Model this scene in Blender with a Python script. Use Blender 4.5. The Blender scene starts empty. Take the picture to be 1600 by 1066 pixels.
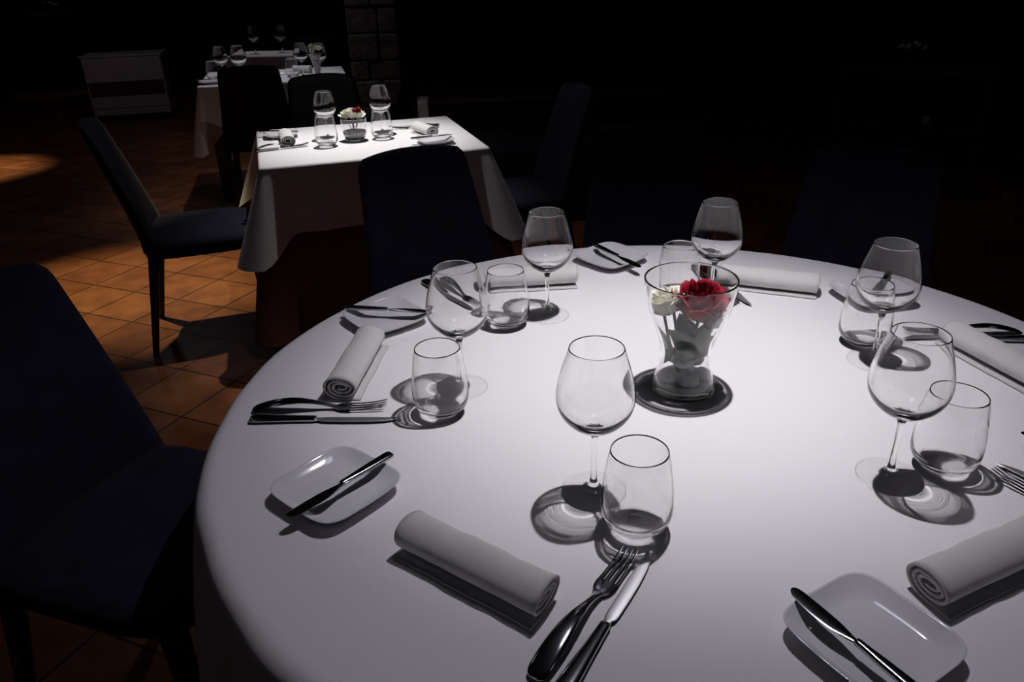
import bpy, bmesh, math, random
from mathutils import Vector, Matrix
from math import sin, cos, pi, radians as R

random.seed(7)
scn = bpy.context.scene
COL = scn.collection
TZ = 0.75                                   # height of the table tops

# ------------------------------------------------------------------ camera
cam_d = bpy.data.cameras.new('camera')
cam_d.sensor_width = 36
cam_d.lens = 36 * 1214.86 / 1600
cam_d.clip_start = 0.02
cam = bpy.data.objects.new('camera', cam_d)
COL.objects.link(cam)
PITCH, ROLL = 0.453363, -0.02896
cam.matrix_world = (Matrix.Translation((0, 0, TZ + 0.65548)) @ Matrix.Rotation(pi / 2 - PITCH, 4, 'X')
                    @ Matrix.Rotation(ROLL, 4, 'Z'))
scn.camera = cam

# ------------------------------------------------------------------ world, exposure
w = bpy.data.worlds.new('world'); scn.world = w; w.use_nodes = True
w.node_tree.nodes['Background'].inputs[0].default_value = (0.35, 0.32, 0.45, 1)
w.node_tree.nodes['Background'].inputs[1].default_value = 0.0
vs = scn.view_settings
vs.view_transform = 'Standard'; vs.look = 'None'; vs.exposure = 0.0; vs.gamma = 1.0; vs.use_curve_mapping = False
cy = scn.cycles
cy.max_bounces = 14; cy.transmission_bounces = 12; cy.transparent_max_bounces = 40
cy.diffuse_bounces = 3; cy.glossy_bounces = 6
cy.sample_clamp_indirect = 40.0
cy.caustics_reflective = False; cy.caustics_refractive = True
cy.use_denoising = True


# ------------------------------------------------------------------ lamps: the small halogen spots in the ceiling, then added fill spots
def spot(name, loc, aim, power, angle, blend, radius=0.02, col=(1, .965, .97)):
    d = bpy.data.lights.new(name, 'SPOT')
    d.energy = power; d.spot_size = R(angle); d.spot_blend = blend
    d.shadow_soft_size = radius; d.color = col
    d.cycles.is_caustics_light = True
    o = bpy.data.objects.new(name, d); COL.objects.link(o)
    o.location = loc
    v = Vector(aim) - Vector(loc)
    o.rotation_euler = v.to_track_quat('-Z', 'Y').to_euler()
    return o


MAIN = (0.326, 1.20, TZ + 1.35)
spot('spot_main_table', MAIN, (0.279, 1.252, TZ), 52, 58, 1.0, 0.012, (1, .985, .97))
spot('spot_main_table_spill', MAIN, (0.27, 1.17, TZ), 20.5, 100, .4, 0.012, (.93, .90, 1))
SQ = (-0.60, 3.42, TZ + 1.40)
spot('spot_square_table', SQ, (-0.60, 3.28, TZ), 86, 55, 1.0, 0.012, (1, .99, .95))
spot('spot_square_table_spill', SQ, (-0.75, 3.40, TZ), 9, 118, .6, 0.012, (1, .93, .9))
spot('spot_back_table', (-1.62, 5.55, TZ + 1.40), (-1.62, 5.5, TZ), 24, 70, 1.0, 0.015, (.97, .96, 1))
spot('spot_far_table', (-2.1, 7.4, TZ + 1.45), (-2.1, 7.1, TZ), 8, 80, 1.0, 0.02)
spot('spot_aisle', (-4.3, 6.5, TZ + 1.55), (-4.35, 6.30, 0), 210, 34, 1.0, 0.03, (1, .8, .45))
spot('spot_aisle_near', (-1.95, 3.75, TZ + 1.75), (-1.85, 3.60, 0), 190, 40, .8, 0.02, (1, .84, .48))
# invented soft fill spots: over the two nearest tables and around the room
for k_, (x_, y_, e_, a_) in enumerate([(.32, 1.25, 6.5, 54), (-.6, 3.4, 3, 30), (-1.6, -.3, 1.3, 160), (1.8, -.2, 1.3, 160), (2.3, 2.2, 1.5, 160), (-1.6, 2.2, 1.2, 160),
                                       (0.6, 3.6, 1.0, 160), (-3.2, 7.0, 5, 160), (-1.2, 7.1, 1.6, 70), (2.55, 4.9, 1.2, 40), (-5.9, 10.9, 3, 30)]):
    o_ = spot('added_fill_spot', (x_, y_, 2.62), (x_, y_, 0), e_, a_, .6, 0.16 if a_ < 100 else .12, (.86, .84, 1))
    o_.data.cycles.is_caustics_light = False


# ------------------------------------------------------------------ materials
def mat(name, col, rough=0.6, metal=0.0, bump=None, spec=0.5, var=None, sheen=0):
    m = bpy.data.materials.new(name); m.use_nodes = True
    nt = m.node_tree; b = nt.nodes['Principled BSDF']
    b.inputs['Base Color'].default_value = (*col, 1)
    b.inputs['Roughness'].default_value = rough
    b.inputs['Metallic'].default_value = metal
    b.inputs['Specular IOR Level'].default_value = spec
    if sheen:
        b.inputs['Sheen Weight'].default_value = sheen
    tc = nt.nodes.new('ShaderNodeTexCoord')
    if var:
        n = nt.nodes.new('ShaderNodeTexNoise'); n.inputs['Scale'].default_value = var[0]; n.inputs['Detail'].default_value = 4
        r = nt.nodes.new('ShaderNodeValToRGB')
        r.color_ramp.elements[0].position = .3; r.color_ramp.elements[1].position = .7
        r.color_ramp.elements[0].color = (*[c * (1 - var[1]) for c in col], 1)
        r.color_ramp.elements[1].color = (*[min(1, c * (1 + var[1])) for c in col], 1)
        nt.links.new(tc.outputs['Object'], n.inputs['Vector'])
        nt.links.new(n.outputs['Fac'], r.inputs['Fac'])
        nt.links.new(r.outputs['Color'], b.inputs['Base Color'])
    if bump:
        n2 = nt.nodes.new('ShaderNodeTexNoise'); n2.inputs['Scale'].default_value = bump[0]; n2.inputs['Detail'].default_value = 3
        bp = nt.nodes.new('ShaderNodeBump'); bp.inputs['Strength'].default_value = bump[1]; bp.inputs['Distance'].default_value = bump[2]
        nt.links.new(tc.outputs['Object'], n2.inputs['Vector'])
        nt.links.new(n2.outputs['Fac'], bp.inputs['Height'])
        nt.links.new(bp.outputs['Normal'], b.inputs['Normal'])
    return m


def weave(m, scale, strength):
    """adds a fine woven bump to a cloth material"""
    nt = m.node_tree; b = nt.nodes['Principled BSDF']
    tc = nt.nodes.new('ShaderNodeTexCoord')
    w1 = nt.nodes.new('ShaderNodeTexWave'); w1.bands_direction = 'X'
    w2 = nt.nodes.new('ShaderNodeTexWave'); w2.bands_direction = 'Y'
    ad = nt.nodes.new('ShaderNodeMath'); ad.operation = 'ADD'
    for x in (w1, w2):
        x.inputs['Scale'].default_value = scale; x.inputs['Distortion'].default_value = .6
        nt.links.new(tc.outputs['Object'], x.inputs['Vector'])
    nt.links.new(w1.outputs['Fac'], ad.inputs[0]); nt.links.new(w2.outputs['Fac'], ad.inputs[1])
    bp = nt.nodes.new('ShaderNodeBump'); bp.inputs['Strength'].default_value = strength; bp.inputs['Distance'].default_value = .0006
    nt.links.new(ad.outputs[0], bp.inputs['Height'])
    old = b.inputs['Normal'].links
    if old:
        nt.links.new(old[0].from_socket, bp.inputs['Normal'])
    nt.links.new(bp.outputs['Normal'], b.inputs['Normal'])
    return m


def glass(name, thin=True, tint=(1, 1, 1), clear=0.5):
    """thin walls: mostly clear, mirror-like towards grazing angles; solid pieces: part clear, part refracting"""
    m = bpy.data.materials.new(name); m.use_nodes = True
    nt = m.node_tree; nt.nodes.clear()
    out = nt.nodes.new('ShaderNodeOutputMaterial')
    tr = nt.nodes.new('ShaderNodeBsdfTransparent'); tr.inputs[0].default_value = (*tint, 1)
    mx = nt.nodes.new('ShaderNodeMixShader')
    if thin:
        gl = nt.nodes.new('ShaderNodeBsdfGlossy'); gl.inputs['Roughness'].default_value = 0.015
        lw = nt.nodes.new('ShaderNodeFresnel'); lw.inputs['IOR'].default_value = 1.5
        geo = nt.nodes.new('ShaderNodeNewGeometry')
        nt.links.new(geo.outputs['Normal'], lw.inputs['Normal'])
        ab = nt.nodes.new('ShaderNodeVectorMath'); ab.operation = 'DOT_PRODUCT'
        nt.links.new(geo.outputs['Normal'], ab.inputs[0]); nt.links.new(geo.outputs['Incoming'], ab.inputs[1])
        a2 = nt.nodes.new('ShaderNodeMath'); a2.operation = 'ABSOLUTE'; nt.links.new(ab.outputs['Value'], a2.inputs[0])
        a3 = nt.nodes.new('ShaderNodeMath'); a3.operation = 'SUBTRACT'; a3.inputs[0].default_value = 1; nt.links.new(a2.outputs[0], a3.inputs[1])
        a4 = nt.nodes.new('ShaderNodeMath'); a4.operation = 'POWER'; a4.inputs[1].default_value = 3.6; nt.links.new(a3.outputs[0], a4.inputs[0])
        a5 = nt.nodes.new('ShaderNodeMath'); a5.operation = 'MULTIPLY_ADD'
        a5.inputs[1].default_value = 0.80; a5.inputs[2].default_value = 0.028
        nt.links.new(a4.outputs[0], a5.inputs[0])
        nt.links.new(a5.outputs[0], mx.inputs['Fac'])
        nt.links.new(gl.outputs[0], mx.inputs[2])
    else:
        gl = nt.nodes.new('ShaderNodeBsdfGlass'); gl.inputs['IOR'].default_value = 1.48; gl.inputs['Roughness'].default_value = 0.0
        mx.inputs['Fac'].default_value = 1 - clear
        if clear == 0:
            nt.links.new(gl.outputs[0], out.inputs['Surface'])
            return m
        nt.links.new(gl.outputs[0], mx.inputs[2])
    nt.links.new(tr.outputs[0], mx.inputs[1])
    nt.links.new(mx.outputs[0], out.inputs['Surface'])
    return m


M = {}
M['linen'] = weave(mat('white linen', (.83, .80, .835), .9, bump=(60, .25, .002), spec=.1), 900, .25)
M['napkin'] = weave(mat('napkin cotton', (.86, .84, .84), .95, bump=(350, .5, .0008), spec=.1), 600, .6)
M['skirt'] = mat('long under cloth', (.16, .075, .06), .9, bump=(40, .3, .002), spec=.1)
M['ceramic'] = mat('white porcelain', (.70, .68, .73), .07, spec=.5)
M['steel'] = mat('polished steel', (.46, .46, .50), .13, 1.0, bump=(900, .05, .0002))
M['blade'] = mat('satin steel', (.62, .61, .64), .42, 1.0)
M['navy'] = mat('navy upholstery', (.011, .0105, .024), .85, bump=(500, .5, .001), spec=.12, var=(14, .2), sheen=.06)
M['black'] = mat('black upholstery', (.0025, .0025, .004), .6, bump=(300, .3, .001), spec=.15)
M['leg'] = mat('black stained wood', (.008, .007, .007), .4)
M['wood'] = mat('dark table wood', (.05, .025, .012), .5, var=(9, .3))
M['foot'] = glass('clear foot glass', False, clear=.92)
M['solid'] = glass('clear base glass', False, clear=.72)    # thick bottoms
M['glass'] = glass('clear blown glass', False, clear=0.0)   # bowls and walls, they throw real caustics
M['red'] = mat('red petal', (.24, .002, .014), .7, bump=(90, .4, .001), var=(30, .3), spec=.25)
M['cream'] = mat('cream petal', (.80, .78, .66), .6, bump=(90, .3, .001), var=(30, .06))
M['leafg'] = mat('green leaf', (.035, .075, .03), .5, bump=(60, .4, .001), var=(25, .3))
M['pebble'] = mat('grey pebble', (.26, .275, .275), .35, var=(40, .2))
M['pebdark'] = mat('dark gravel', (.05, .05, .055), .5, var=(60, .4))
M['plaster'] = mat('dark plaster', (.035, .028, .028), .9, bump=(6, .4, .01), var=(1.5, .3))
M['ceil'] = mat('dark ceiling', (.03, .025, .025), .9)
M['lacquer'] = mat('pale lacquered wood', (.62, .58, .62), .5, var=(6, .1))
M['recess'] = mat('dark plum panel', (.06, .02, .035), .5)
M['chrome'] = mat('chrome', (.8, .8, .82), .08, 1.0)
M['berry'] = mat('dark red berry', (.25, .01, .02), .4)
M['pillow'] = mat('pale cushion fabric', (.45, .45, .5), .9)


def tiles():
    m = mat('terracotta tiles', (.3, .1, .04), .42)
    nt = m.node_tree; b = nt.nodes['Principled BSDF']
    tc = nt.nodes.new('ShaderNodeTexCoord')
    mp = nt.nodes.new('ShaderNodeMapping'); mp.vector_type = 'TEXTURE'
    mp.inputs['Location'].default_value = (-2.09, 3.667, 0); mp.inputs['Rotation'].default_value = (0, 0, R(-24))
    br = nt.nodes.new('ShaderNodeTexBrick')
    br.offset = 0; br.squash = 1
    br.inputs['Scale'].default_value = 1
    br.inputs['Brick Width'].default_value = .275; br.inputs['Row Height'].default_value = .275
    br.inputs['Mortar Size'].default_value = .0045; br.inputs['Mortar Smooth'].default_value = .3
    br.inputs['Color1'].default_value = (.40, .15, .055, 1); br.inputs['Color2'].default_value = (.27, .085, .03, 1)
    br.inputs['Mortar'].default_value = (.05, .025, .015, 1)
    no = nt.nodes.new('ShaderNodeTexNoise'); no.inputs['Scale'].default_value = 7; no.inputs['Detail'].default_value = 6
    rp = nt.nodes.new('ShaderNodeValToRGB')
    rp.color_ramp.elements[0].position = .3; rp.color_ramp.elements[0].color = (.55, .5, .5, 1)
    rp.color_ramp.elements[1].position = .7; rp.color_ramp.elements[1].color = (1, 1, 1, 1)
    mu = nt.nodes.new('ShaderNodeMixRGB'); mu.blend_type = 'MULTIPLY'; mu.inputs['Fac'].default_value = 1
    L = nt.links.new
    L(tc.outputs['Object'], mp.inputs['Vector']); L(mp.outputs['Vector'], br.inputs['Vector'])
    L(tc.outputs['Object'], no.inputs['Vector']); L(no.outputs['Fac'], rp.inputs['Fac'])
    L(br.outputs['Color'], mu.inputs['Color1']); L(rp.outputs['Color'], mu.inputs['Color2'])
    L(mu.outputs['Color'], b.inputs['Base Color'])
    bp = nt.nodes.new('ShaderNodeBump'); bp.inputs['Strength'].default_value = .5; bp.inputs['Distance'].default_value = .004
    iv = nt.nodes.new('ShaderNodeMath'); iv.operation = 'SUBTRACT'; iv.inputs[0].default_value = 1
    L(br.outputs['Fac'], iv.inputs[1]); L(iv.outputs[0], bp.inputs['Height']); L(bp.outputs['Normal'], b.inputs['Normal'])
    return m


def stone():
    m = mat('rough stone', (.30, .25, .22), .9, bump=(14, .8, .02), var=(5, .35))
    return m


M['tiles'] = tiles(); M['stone'] = stone()


# ------------------------------------------------------------------ object helpers
def tag(o, label=None, cat=None, group=None, kind=None):
    if label: o['label'] = label
    if cat: o['category'] = cat
    if group: o['group'] = group
    if kind: o['kind'] = kind
    return o


def mesh(name, vs_, fs, m, parent=None, smooth=True, angle=None, recalc=True):
    me = bpy.data.meshes.new(name)
    me.from_pydata([tuple(v) for v in vs_], [], fs)
    me.validate()
    bm = bmesh.new(); bm.from_mesh(me)
    bmesh.ops.remove_doubles(bm, verts=bm.verts, dist=1e-6)
    if recalc: bmesh.ops.recalc_face_normals(bm, faces=bm.faces)
    bm.to_mesh(me); bm.free()
    me.materials.append(M[m])
    for p in me.polygons: p.use_smooth = smooth
    o = bpy.data.objects.new(name, me); COL.objects.link(o)
    if parent: o.parent = parent
    if m == 'glass': o.cycles.is_caustics_caster = True
    elif m in ('linen', 'ceramic', 'napkin'): o.cycles.is_caustics_receiver = True
    if smooth and angle:
        md = o.modifiers.new('edges', 'EDGE_SPLIT'); md.split_angle = R(angle)
    return o


def thing(name, label, cat, loc=(0, 0, 0), rz=0, group=None):
    o = bpy.data.objects.new(name, None); COL.objects.link(o)
    o.empty_display_size = .05
    o.location = loc; o.rotation_euler = (0, 0, rz)
    return tag(o, label, cat, group)


def dup(root, loc, rz=0, label=None, group=None, scale=None):
    def cp(o, par):
        c = o.copy(); COL.objects.link(c); c.parent = par
        for ch in [x for x in KIDS.get(o.name, [])]:
            cp(ch, c)
        return c
    r = cp(root, None)
    r.location = loc; r.rotation_euler = (0, 0, rz)
    if scale: r.scale = scale
    if label: r['label'] = label
    if group: r['group'] = group
    return r


KIDS = {}


def remember(root):
    def go(o):
        ks = [x for x in bpy.data.objects if x.parent == o]
        KIDS[o.name] = ks
        for k in ks: go(k)
    go(root)
    return root


def lathe(name, prof, m, parent=None, seg=64, angle=None):
    vs_, fs = [], []
    idx = []
    for (r, z) in prof:
        if r < 1e-6:
            idx.append([len(vs_)]); vs_.append((0, 0, z))
        else:
            idx.append(list(range(len(vs_), len(vs_) + seg)))
            vs_ += [(r * cos(2 * pi * k / seg), r * sin(2 * pi * k / seg), z) for k in range(seg)]
    for a, b in zip(idx, idx[1:]):
        for k in range(seg):
            k2 = (k + 1) % seg
            if len(a) == 1 and len(b) == 1: continue
            if len(a) == 1: fs.append((a[0], b[k2], b[k]))
            elif len(b) == 1: fs.append((a[k], a[k2], b[0]))
            else: fs.append((a[k], a[k2], b[k2], b[k]))
    return mesh(name, vs_, fs, m, parent, True, angle, recalc=False)


def smoothp(pts, n=6):
    """Catmull-Rom through profile points"""
    out = []
    P = [pts[0]] + list(pts) + [pts[-1]]
    for i in range(1, len(P) - 2):
        for k in range(n):
            t = k / n
            out.append(tuple(.5 * ((2 * P[i][j]) + (-P[i - 1][j] + P[i + 1][j]) * t + (2 * P[i - 1][j] - 5 * P[i][j] + 4 * P[i + 1][j] - P[i + 2][j]) * t * t
                                   + (-P[i - 1][j] + 3 * P[i][j] - 3 * P[i + 1][j] + P[i + 2][j]) * t ** 3) for j in range(len(pts[0]))))
    out.append(tuple(pts[-1]))
    return out


def loft(name, secs, m, parent=None, seg=16, n=2.4, cap=True, smooth=True, angle=50):
    """secs: (x, y, z, half width y, half height z); sections across +x"""
    vs_, fs = [], []
    for (x, y, z, a, b) in secs:
        for k in range(seg):
            t = 2 * pi * k / seg
            c, s = cos(t), sin(t)
            vs_.append((x, y + a * math.copysign(abs(c) ** (2 / n), c), z + b * math.copysign(abs(s) ** (2 / n), s)))
    for i in range(len(secs) - 1):
        for k in range(seg):
            k2 = (k + 1) % seg
            fs.append((i * seg + k, i * seg + k2, (i + 1) * seg + k2, (i + 1) * seg + k))
    if cap:
        fs.append(tuple(range(seg))[::-1]); fs.append(tuple((len(secs) - 1) * seg + k for k in range(seg)))
    return mesh(name, vs_, fs, m, parent, smooth, angle)


def box(name, lo, hi, m, parent=None, bevel=0.0, rot=None):
    vs_ = [(x, y, z) for x in (lo[0], hi[0]) for y in (lo[1], hi[1]) for z in (lo[2], hi[2])]
    fs = [(0, 1, 3, 2), (4, 6, 7, 5), (0, 4, 5, 1), (2, 3, 7, 6), (0, 2, 6, 4), (1, 5, 7, 3)]
    o = mesh(name, vs_, fs, m, parent, False)
    if bevel:
        md = o.modifiers.new('bevel', 'BEVEL'); md.width = bevel; md.segments = 3
    return o


# ------------------------------------------------------------------ the room
def structure(o):
    o['kind'] = 'structure'; return o


structure(box('floor', (-9, -2.5, -.1), (5, 15, 0), 'tiles'))
structure(box('ceiling', (-9, -2.5, 2.7), (5, 15, 2.8), 'ceil'))
structure(box('wall_back', (-9, 15, 0), (5, 15.2, 2.7), 'plaster'))
structure(box('wall_left', (-9.2, -2.5, 0), (-9, 15, 2.7), 'plaster'))
structure(box('wall_right', (5, -2.5, 0), (5.2, 15, 2.7), 'plaster'))
structure(box('wall_front', (-9, -2.7, 0), (5, -2.5, 2.7), 'plaster'))


# ------------------------------------------------------------------ tablecloths
def fbm(x, y):
    return sin(x * 3.1 + 1.3 * sin(y * 2.3)) * .5 + sin(x * 7.7 + y * 4.1 + 2) * .25 + sin(x * 13.3 - y * 9.7) * .12


def round_cloth(name, c, rad, drop, parent=None):
    seg = 288
    rings = []
    prof = []                                   # (inset/outset, z, fold weight)
    for r in (0.0, .1, .2, .3, .4, .5, .58, .65, .70, rad - .03): prof.append((r, 0.0, 0))
    br = .028
    for k in range(1, 9):
        a = k / 8 * pi / 2
        prof.append((rad - br + br * sin(a) + .002, -br + br * cos(a), 0.03 * k / 8))
    for k in range(1, 27):
        d = br + (drop - br) * k / 26
        prof.append((rad + .002, -d, d))
    vs_, fs, idx = [], [], []
    for (r, z, wt) in prof:
        if r == 0:
            idx.append([len(vs_)]); vs_.append((0, 0, z)); continue
        row = []
        for k in range(seg):
            t = 2 * pi * k / seg
            rr = r
            zz = z
            if wt:
                f = cos(t * 13 + .8 * sin(3 * t) + .5) * .55 + cos(t * 9 - 1.1 + .7 * sin(2 * t)) * .45
                f = f + .35 * abs(f)
                d = max(wt, 0)
                rr = r + (0.045 * f + .040) * min(1, d / .45) ** .9 + .0035 * sin(t * 31 + d * 9) * min(1, d * 8)
                if d > .5: zz = z - .02 * sin(t * 4)
            row.append(len(vs_)); vs_.append((rr * cos(t), rr * sin(t), zz + (.0007 * fbm(rr * cos(t) * 2.2, rr * sin(t) * 2.2) if r < rad - .04 else 0)))
        idx.append(row)
    for a, b in zip(idx, idx[1:]):
        for k in range(seg):
            k2 = (k + 1) % seg
            if len(a) == 1: fs.append((a[0], b[k], b[k2]))
            else: fs.append((a[k], b[k], b[k2], a[k2]))
    o = mesh(name, vs_, fs, 'linen', parent)
    o.location = c
    return o


def rect_cloth(name, c, rz, hx, hy, drop, mname, corner=.35, flare=.03, low=.0, off=0.0, wav=.012, cutz=None):
    """rectangular cloth: flat top, soft rim, hanging sides; folds stand out at the corners"""
    n = 52
    per = []
    rc = .02
    def side(p0, p1, nrm):
        for k in range(n):
            s = k / n
            x = p0[0] + (p1[0] - p0[0]) * s; y = p0[1] + (p1[1] - p0[1]) * s
            per.append((x, y, nrm, s, math.hypot(p1[0] - p0[0], p1[1] - p0[1])))
    side((hx, -hy + rc), (hx, hy - rc), (1, 0))
    for k in range(8):
        a = k / 8 * pi / 2; per.append((hx - rc + rc * cos(a), hy - rc + rc * sin(a), (cos(a), sin(a)), None, 0))
    side((hx - rc, hy), (-hx + rc, hy), (0, 1))
    for k in range(8):
        a = pi / 2 + k / 8 * pi / 2; per.append((-hx + rc + rc * cos(a), hy - rc + rc * sin(a), (cos(a), sin(a)), None, 0))
    side((-hx, hy - rc), (-hx, -hy + rc), (-1, 0))
    for k in range(8):
        a = pi + k / 8 * pi / 2; per.append((-hx + rc + rc * cos(a), -hy + rc + rc * sin(a), (cos(a), sin(a)), None, 0))
    side((-hx + rc, -hy), (hx - rc, -hy), (0, -1))
    for k in range(8):
        a = 1.5 * pi + k / 8 * pi / 2; per.append((hx - rc + rc * cos(a), -hy + rc + rc * sin(a), (cos(a), sin(a)), None, 0))
    N = len(per)
    vs_, fs, idx = [], [], []
    for q in (.0, .25, .5, .75, .95):
        if q == 0:
            idx.append([0]); vs_.append((0, 0, off)); continue
        row = []
        for (x, y, nn, s, L) in per:
            row.append(len(vs_)); vs_.append((x * q, y * q, off))
        idx.append(row)
    br = .012
    levels = [(br * sin(a) - br, br * cos(a) - br, 0) for a in [k / 5 * pi / 2 for k in range(6)]]
    levels += [(0, -br - (drop - br) * k / 16, k / 16) for k in range(1, 17)]
    for (o_, z, f) in levels:
        row = []
        for i, (x, y, nn, s, L) in enumerate(per):
            if s is None:
                ang = math.atan2(nn[1], nn[0])
                dd = 0.0; near = 1.0
            else:
                dd = min(s, 1 - s) * L
                near = math.exp(-(dd / .045) ** 2)
            valley = math.exp(-((dd - .13) / .06) ** 2)
            out = o_ + f * (flare + corner * near * drop - .05 * corner * drop * valley) + wav * f * sin(i * .33 + f * 1.5) * (1 - near)
            nx, ny = nn
            # towards the corner the fold turns outward along the diagonal
            if near > 0 and s is not None:
                sx = math.copysign(1, x); sy = math.copysign(1, y)
                nx = nn[0] * (1 - near * .5) + sx * .707 * near * .5; ny = nn[1] * (1 - near * .5) + sy * .707 * near * .5
            elif s is None:
                sx = math.copysign(1, x); sy = math.copysign(1, y)
                nx = .5 * nn[0] + .5 * .707 * sx; ny = .5 * nn[1] + .5 * .707 * sy
            zz = z - low * near * f
            row.append(len(vs_)); vs_.append((x + nx * (out + off), y + ny * (out + off), zz + off))
        idx.append(row)
    for a, b in zip(idx, idx[1:]):
        for k in range(N):
            k2 = (k + 1) % N
            if len(a) == 1: fs.append((a[0], b[k], b[k2]))
            else: fs.append((a[k], b[k], b[k2], a[k2]))
    o = mesh(name, vs_, fs, mname)
    o.location = c; o.rotation_euler.z = rz
    return o


CX, CY, RAD = .285, 1.129, .769
t = thing('round_table', 'large round dining table hidden under a white cloth, nearest the camera', 'table', (CX, CY, 0))
lathe('tabletop', [(0, TZ - .035), (RAD - .03, TZ - .035), (RAD - .012, TZ - .03), (RAD - .012, TZ - .012), (RAD - .03, TZ - .004), (0, TZ - .004)], 'wood', t, 96)
lathe('pedestal', smoothp([(.06, TZ - .036), (.05, .6), (.055, .4), (.07, .2), (.09, .08)], 4), 'leg', t, 32)
lathe('base', [(0, 0), (.34, 0), (.34, .015), (.1, .05), (.09, .08), (0, .08)], 'leg', t, 48, 30)
cl = round_cloth('tablecloth', (CX, CY, TZ), RAD, .46)
tag(cl, 'white linen cloth draped over the big round table in the foreground', 'tablecloth')

# square table behind
A2 = math.atan2(.249, .843)
ux, uy = Vector((cos(A2), sin(A2))), Vector((-sin(A2), cos(A2)))
C2 = Vector((-.909, 2.853)) + ux * .44 + uy * .385


def make_square_table(c, rz, hx, hy, label):
    t = thing('square_table', label, 'table', (c[0], c[1], 0), rz)
    box('tabletop', (-hx + .012, -hy + .012, TZ - .035), (hx - .012, hy - .012, TZ - .006), 'wood', t)
    for sx in (-1, 1):
        for sy in (-1, 1):
            x, y = sx * (hx - .06), sy * (hy - .06)
            box('leg', (x - .03, y - .03, 0), (x + .03, y + .03, TZ - .036), 'leg', t, .004)
    return t


make_square_table(C2, A2, .44, .385, 'square dining table under two cloths, behind the round table')
sk = rect_cloth('under_cloth', (C2[0], C2[1], TZ), A2, .442, .387, .66, 'skirt', corner=.16, flare=.045, off=-.0060)
tag(sk, 'long brown under cloth hanging nearly to the floor beneath the white overlay', 'tablecloth')
ov = rect_cloth('tablecloth', (C2[0], C2[1], TZ), A2, .444, .389, .25, 'linen', corner=.52, flare=.026, low=.10, off=0.0)
tag(ov, 'short white overlay cloth with pointed corner folds on the spotlit square table', 'tablecloth')

A3 = R(14)
C3 = (-1.57, 5.60)
make_square_table(C3, A3, .47, .36, 'square table behind the spotlit one, beyond the black chair backs')
o = rect_cloth('tablecloth', (C3[0], C3[1], TZ), A3, .475, .365, .30, 'linen', corner=.40, flare=.0, low=.12)
tag(o, 'white cloth with flared corners on the table behind the black chairs', 'tablecloth')
C4 = (-2.03, 7.18)
make_square_table(C4, R(-8), .30, .22, 'farthest square table, dimly lit at the back')
o = rect_cloth('tablecloth', (C4[0], C4[1], TZ), R(-8), .305, .225, .42, 'linen', corner=.1, flare=.02, low=.04)
tag(o, 'greyish white cloth on the farthest, dimly lit table', 'tablecloth')


# ------------------------------------------------------------------ glassware
def make_wine_glass():
    t = thing('wine_glass', '', 'glass')
    # foot
    lathe('foot', smoothp([(0, .0034), (.020, .0030), (.034, .0020), (.0420, .0008), (.0432, .0004), (.0439, .0012), (.0437, .0022), (.042, .0030), (.032, .0044), (.016, .0066), (.0075, .0105)], 4), 'foot', t)
    lathe('foot_rim', [(.0432 + .0009 * cos(a), .0015 + .0009 * sin(a)) for a in [2 * pi * k / 10 for k in range(11)]], 'solid', t)
    lathe('stem', smoothp([(.0150, .0068), (.0085, .0098), (.0062, .0150), (.0050, .020), (.0042, .028), (.0038, .05), (.0040, .075), (.0050, .088), (.0085, .0955)], 4), 'glass', t, 40)
    outer = smoothp([(.0085, .0955), (.017, .1005), (.029, .108), (.0405, .119), (.0485, .133), (.0514, .1485), (.0495, .167), (.0440, .190), (.0388, .207), (.0352, .2195)], 5)
    inner = smoothp([(.0342, .2195), (.0377, .207), (.0427, .190), (.0480, .167), (.0497, .1490), (.0466, .1348), (.0380, .1218), (.0260, .1125), (.013, .1065), (.0, .1045)], 5)
    lathe('bowl', outer + [(.0347, .2201)] + inner, 'glass', t)
    return remember(t)


def make_tumbler():
    t = thing('tumbler', '', 'glass')
    lathe('base', smoothp([(0, .0030), (.012, .0028), (.021, .0018), (.0255, .0002), (.0285, .002), (.0345, .0075)], 4), 'solid', t)
    lathe('floor', smoothp([(.0310, .0120), (.0275, .0100), (.020, .0088), (.010, .0082), (0, .0080)], 4), 'solid', t)
    outer = smoothp([(.0345, .0075), (.0400, .0140), (.0440, .0230), (.0453, .0330), (.0448, .050), (.0428, .073), (.0394, .098), (.0358, .1165)], 5)
    inner = smoothp([(.0346, .1165), (.0380, .098), (.0412, .073), (.0430, .050), (.0430, .0345), (.0412, .0255), (.0368, .0175), (.0310, .0120)], 5)
    lathe('wall', outer + [(.0352, .1171)] + inner, 'glass', t)
    return remember(t)


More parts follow.
